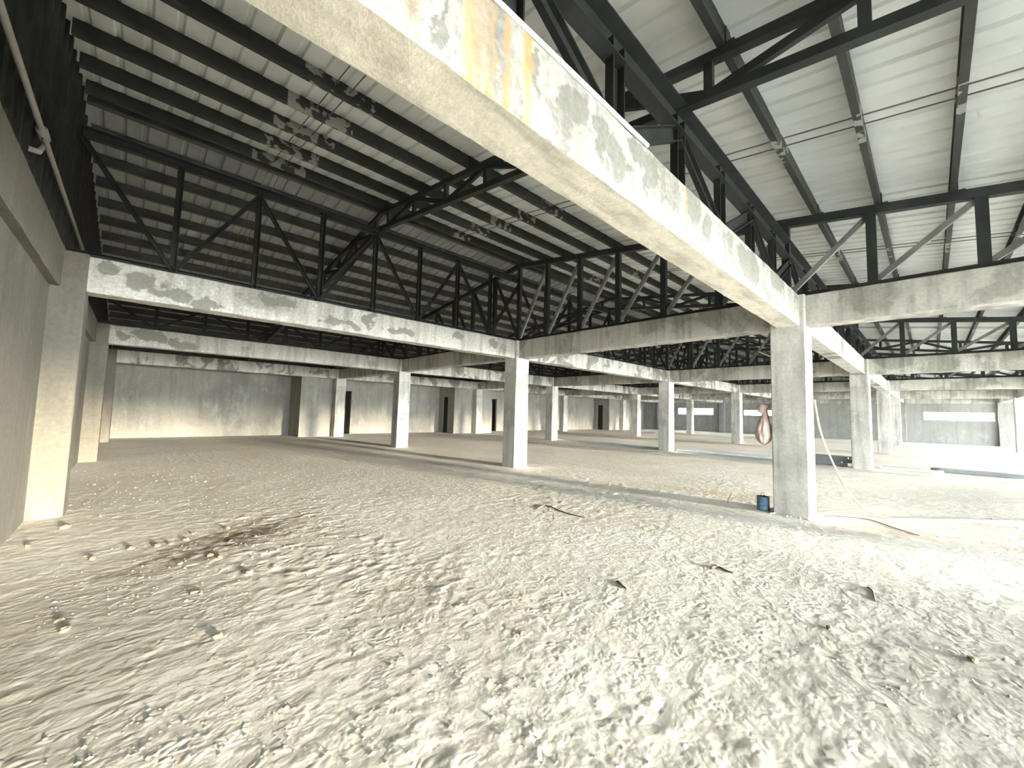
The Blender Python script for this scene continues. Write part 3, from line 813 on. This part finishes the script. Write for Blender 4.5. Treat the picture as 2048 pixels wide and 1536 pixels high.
# ------------------------------------------------------------------ pink bag, blue can, hose
bagroot = empty('hanging_bag', (7.62, 1.80, 1.06))
def bag_mesh():
    V, F = [], []
    prof = [(0.0, 0.012, 0.012), (0.015, 0.055, 0.045), (0.05, 0.10, 0.08), (0.10, 0.125, 0.10), (0.17, 0.135, 0.112), (0.24, 0.13, 0.11), (0.31, 0.108, 0.095), (0.38, 0.082, 0.08), (0.44, 0.066, 0.065), (0.50, 0.050, 0.048), (0.55, 0.038, 0.036), (0.60, 0.026, 0.026)]
    P = []
    for a, b in zip(prof[:-1], prof[1:]):
        for q in range(3): P.append(tuple(x + (y - x) * q / 3 for x, y in zip(a, b)))
    P.append(prof[-1])
    seg = 48
    for z, rx, ry in P:
        g = min(1.0, z / 0.12)
        for kk in range(seg):
            t = 2 * math.pi * kk / seg
            fold = 1 + g * (0.07 * abs(math.sin(3.5 * t + 4 * z)) + 0.06 * math.sin(7 * t + 0.6 + z * 6) + 0.05 * abs(math.sin(5 * t - 9 * z)) + 0.035 * math.sin(13 * t + 11 * z)) - 0.08
            fold += 0.05 * math.sin(31 * z + 2.2 * t)
            yy = ry * math.sin(t) * fold
            V.append((rx * math.cos(t) * fold - 0.02 * math.sin(z * 7), max(yy + 0.115 - 0.06 * max(0, z - 0.25), 0.004), z))
    for i_ in range(len(P) - 1):
        for kk in range(seg):
            a_, b_ = i_ * seg + kk, i_ * seg + (kk + 1) % seg
            F.append((a_, b_, b_ + seg, a_ + seg))
    F.append(tuple(reversed(range(seg)))); F.append(tuple(range(len(V) - seg, len(V))))
    return mesh_from('sack', V, F, M['bag'], True)
link_mesh('sack', bag_mesh(), bagroot)
def lobe_mesh(name, r, mat, seed):
    bm = bmesh.new(); bmesh.ops.create_icosphere(bm, subdivisions=3, radius=1.0)
    rnd = random.Random(seed); a1, a2 = rnd.uniform(0, 6), rnd.uniform(0, 6)
    for v in bm.verts:
        f = 1 + 0.10 * math.sin(6 * v.co.x + a1 + 4 * v.co.z) + 0.08 * math.sin(8 * v.co.y + a2)
        v.co = Vector((v.co.x * r[0], v.co.y * r[1], v.co.z * r[2])) * f
    me = bpy.data.meshes.new(name); bm.to_mesh(me); bm.free(); me.materials.append(mat)
    me.polygons.foreach_set('use_smooth', [True] * len(me.polygons)); return me
link_mesh('gathered_top', lobe_mesh('gathered_top', (0.055, 0.075, 0.085), M['bag'], 4), bagroot, (0.0, 0.13, 0.60))
link_mesh('knot', lobe_mesh('knot', (0.03, 0.028, 0.035), M['bag_knot'], 5), bagroot, (0.0, 0.055, 0.63))
link_mesh('tie_cord', tube_mesh('tie_cord', [(0, 0.05, 0.60), (0.01, 0.04, 0.66), (0.02, 0.012, 0.71), (0.03, -0.03, 0.72)], 0.008, M['bag_knot'], 8), bagroot)
tag(bagroot, 'crumpled pinkish bag tied up and hanging on the side of the column above the can', 'bag')

can = empty('paint_can', (7.63, 1.95, 0.0))
prof = [(0.0, 0.0), (0.088, 0.0), (0.094, 0.006), (0.094, 0.014), (0.090, 0.020), (0.090, 0.085), (0.092, 0.092), (0.090, 0.099), (0.090, 0.205), (0.095, 0.212), (0.095, 0.222), (0.087, 0.224), (0.084, 0.21), (0.084, 0.02), (0.0, 0.018)]
link_mesh('can_body', lathe_mesh('can_body', prof[1:], M['can'], 32), can)
link_mesh('can_bottom', lathe_mesh('can_bottom', [(0.084, 0.022), (0.001, 0.022)], M['can_dark'], 32, False), can)
hp = [(0.092 * math.cos(t), 0.092 * math.sin(t) * 0.15 + 0.0, 0.20 + 0.075 * math.sin(t)) for t in [math.pi * q / 14 for q in range(15)]]
link_mesh('handle', tube_mesh('handle', hp, 0.0025, M['can_dark'], 6), can)
tag(can, 'dented blue metal can standing on the ground against the column', 'can')

# hose: from the back of the column down in a slack curve, then along the ground
hs = [hit(1629, 800, 0, 8.02)]
end = hit(1772, 1035, 2, 0.018)
air = [(1638, 850), (1650, 890), (1668, 930), (1690, 974), (1712, 1002), (1736, 1021)]
for q, (x, yv) in enumerate(air):
    f = (q + 1) / (len(air) + 1)
    X = 8.02 + (end.x - 8.02) * f
    p = hit(x, yv, 0, X); p.z = max(p.z, 0.018); hs.append(p)
hs.append(end)
for (x, yv) in [(1800, 1038), (1850, 1038.5), (1930, 1040), (2000, 1042), (2048, 1043), (2140, 1046)]:
    p = hit(x, yv, 2, 0.018); hs.append(p)
o0 = hs[-1].copy()
me = tube_mesh('hose', [p - o0 for p in catmull(hs, 8)], 0.013, M['hose'], 8)
tag(link_mesh('hose', me, None, o0), 'cream hose hanging off the column and running along the ground', 'hose')

# ------------------------------------------------------------------ steel bundles on the floor along the second column line
def bar_bundle(name, y0, y1, x0, n, w, h, label, mat, seed, layers=1):
    rnd = random.Random(seed)
    root = empty(name, (x0, (y0 + y1) / 2, 0))
    for l in range(layers):
        for q in range(n):
            a_, b_ = y0 + rnd.uniform(-0.25, 0.25), y1 + rnd.uniform(-0.25, 0.25)
            xx = x0 + q * (w + 0.012) + rnd.uniform(-0.004, 0.004); sk = rnd.uniform(-0.03, 0.03)
            z0 = 0.012 + l * (h + 0.003)
            V, F = [], []
            box_geo(V, F, 0, w, a_, b_, z0, z0 + h)
            V = [(v[0] + xx - x0 + (sk if v[1] == b_ else 0), v[1] - (y0 + y1) / 2, v[2]) for v in V]
            # hollow rectangular tube: inset ends
            me = mesh_from('steel_tube', V, F, mat)
            link_mesh('steel_tube', me, root)
    return tag(root, label, 'steel tubes')
bar_bundle('steel_tube_bundle', 8.3, 14.2, 17.25, 4, 0.10, 0.07, 'low bundle of pale steel tubes on the floor, nearest the door wall', M['galv'], 1)
bar_bundle('steel_tube_bundle', 3.55, 7.4, 17.25, 5, 0.12, 0.07, 'low bundle of pale blue steel tubes on the floor between two columns', M['galv'], 2)
bar_bundle('steel_tube_bundle', -0.1, 1.15, 17.35, 4, 0.14, 0.06, 'short bundle of pale steel tubes at the foot of the column', M['galv'], 3)
bar_bundle('steel_tube_bundle', -1.6, 0.1, 18.0, 3, 0.16, 0.09, 'loose pale steel tubes with a dark edge lying towards the open side', M['dark_galv'], 4)
bar_bundle('steel_plate_stack', 1.86, 3.0, 17.05, 2, 0.30, 0.07, 'dark stack of steel tubes against the column, higher than the bundles', M['dark_galv'], 5, layers=4)

# ------------------------------------------------------------------ litter on the ground
def ground_z(x, y):
    return float(floor_height(np.array([[x]]), np.array([[y]]))[0, 0])
def clod_mesh(seed, r, mat, flat=0.55):
    bm = bmesh.new(); bmesh.ops.create_icosphere(bm, subdivisions=2, radius=1.0)
    rnd = random.Random(seed)
    for v in bm.verts:
        v.co = v.co * (1 + rnd.uniform(-0.22, 0.22)); v.co = Vector((v.co.x * r, v.co.y * r * 0.7, v.co.z * r * flat))
    me = bpy.data.meshes.new('clod'); bm.to_mesh(me); bm.free(); me.materials.append(mat); return me
def clod(px, py, r, label, mat='clod', name='earth_clod', cat='clod', flat=0.55, rot=0.3, seed=1, group=None):
    p = hit(px, py, 2, 0.0); p.z = ground_z(p.x, p.y) + r * flat * 0.55
    o = link_mesh(name, clod_mesh(seed, r, M[mat], flat), None, p); o.rotation_euler = (0, 0, rot)
    return tag(o, label, cat, group)
clod(435, 1275, 0.030, 'dark clod alone on the smooth pale ground off the left wall', seed=2)
clod(130, 1262, 0.034, 'darker of the two clods close to the left wall', seed=3, rot=1.0)
clod(118, 1243, 0.026, 'smaller of the two clods close to the left wall', seed=4)
clod(498, 1147, 0.032, 'dark clod just off the brown stain', seed=5)
clod(1042, 1268, 0.018, 'small dark stub in mid floor on the drag marks', seed=6, flat=0.5)
clod(1658, 1258, 0.026, 'reddish-brown lump on the grey part of the ground', seed=7)
clod(1945, 1322, 0.035, 'dark flat lump of earth on the grey ground towards the open side', seed=8, flat=0.4)
clod(1247, 889, 0.10, 'pale chunk beside the tube bundle near the door wall', 'chip', 'rubble_piece', 'rubble', 0.5, seed=9)
for q, (x, yv, r) in enumerate([(262, 1098, .04), (315, 1092, .045), (340, 1088, .035), (372, 1080, .035), (185, 1118, .04), (385, 1068, .03), (420, 1112, .035), (440, 1115, .03), (455, 1058, .05), (360, 1128, .03), (130, 1057, .06), (55, 1094, .045)]):
    clod(x, yv, r * 0.8, 'small dark earth lump on or around the brown stain', seed=20 + q, rot=q, group='lumps of the brown stain')
def twig(pts, r, label, mat='twig', name='twig', cat='twig'):
    P = []
    for x, yv in pts:
        p = hit(x, yv, 2, 0.01); p.z = ground_z(p.x, p.y) + r * 0.5; P.append(p)
    c = P[len(P) // 2].copy()
    C = catmull([p - c for p in P], 5)
    rr = [r * (1 - 0.5 * k / len(C)) for k in range(len(C))]
    return tag(link_mesh(name, tube_mesh(name, C, r, M[mat], 7, rr), None, c), label, cat)
twig([(1075, 1016), (1090, 1010), (1105, 1014), (1130, 1024), (1172, 1035)], 0.011, 'long bent twig on the rough ground in front of the free column')
twig([(380, 1186), (392, 1182), (405, 1181)], 0.014, 'short curved piece of bark off the brown stain')
twig([(1422, 1135), (1436, 1133), (1452, 1140), (1467, 1145)], 0.015, 'dark broken stick with a pale chip on the ground before the can')
clod(1434, 1131, 0.020, 'pale chip lying on the dark broken stick', 'chip', 'rubble_piece', 'rubble', 0.4, seed=40)
twig([(1235, 1161), (1243, 1168), (1253, 1176)], 0.011, 'short brown stick on the pale lumpy ground')
twig([(1736, 1172), (1745, 1180), (1750, 1200)], 0.007, 'thin dry stalk on the grey ground past the broken stick')
twig([(1650, 1032), (1665, 1031), (1700, 1034), (1741, 1039), (1790, 1055), (1838, 1070)], 0.008, 'rusty bent wire on the ground at the foot of the column with the bag', 'wire', 'wire', 'wire')
p0 = hit(1455, 1006, 2, 0.0)
tag(link_mesh('twig', tube_mesh('twig', [(0, 0, -0.02), (0.01, -0.01, 0.07), (0.045, -0.05, 0.16)], 0.006, M['twig'], 6), None, p0), 'thin twig stuck upright in the ground left of the can', 'twig')
# white mortar chips at the foot of the big column
for q in range(14):
    rnd = random.Random(70 + q)
    t = rnd.random()
    x = 7.47 - rnd.uniform(0.0, 0.10) if q < 9 else 7.5 + rnd.uniform(0, 0.5)
    yv = 1.30 + rnd.uniform(0, 0.5) if q < 9 else 1.30 - rnd.uniform(0.03, 0.15)
    r = rnd.uniform(0.014, 0.032)
    o = link_mesh('mortar_chip', clod_mesh(80 + q, r, M['chip'], 0.6), None, (x, yv, ground_z(x, yv) * 0.3 + r * 0.3)); o.rotation_euler = (0, 0, q)
    tag(o, 'whitish mortar chip at the foot of the column with the bag', 'rubble', 'mortar chips at the column foot')

# loose crumbs of earth over the lumpy patches: nobody could count them
def crumbs():
    rnd = np.random.default_rng(5)
    V, F = [], []
    base = [(1, 0, 0), (-1, 0, 0), (0, 1, 0), (0, -1, 0), (0, 0, 1), (0, 0, -1)]
    tri = [(0, 2, 4), (2, 1, 4), (1, 3, 4), (3, 0, 4), (2, 0, 5), (1, 2, 5), (3, 1, 5), (0, 3, 5)]
    n = 0; cnt = 0
    while cnt < 1500:
        px, py = rnd.uniform(60, 2040), 940 + 590 * rnd.random() ** 1.3
        p = hit(px, py, 2, 0.0)
        if p.x < -0.8 or p.y < -2.5: continue
        dens = float(vnoise(np.array([p.x * 0.9 + 5]), np.array([p.y * 0.9]), 91)[0])
        if dens < 0.25 + 0.5 * rnd.random(): continue
        if XC[1] - 0.05 < p.x < XC[1] + CA and YR[0] - 0.05 < p.y < YR[0] + CB: continue
        r = 0.003 + 0.008 * rnd.random() ** 4 + 0.0007 * (p - EYE).length * rnd.random()
        z = ground_z(p.x, p.y)
        sc = rnd.uniform(0.65, 1.3, 6)
        for (a_, b_, c_), s_ in zip(base, sc):
            V.append((p.x + a_ * r * s_ * 1.2, p.y + b_ * r * s_, z + r * 0.25 + c_ * r * s_ * 0.7))
        F += [(n + t[0], n + t[1], n + t[2]) for t in tri]; n += 6; cnt += 1
    o = link_mesh('earth_crumbs', mesh_from('earth_crumbs', V, F, M['crumb']))
    o['kind'] = 'stuff'
    tag(o, 'loose pale crumbs of dry earth scattered over the floor', 'crumbs')
crumbs()
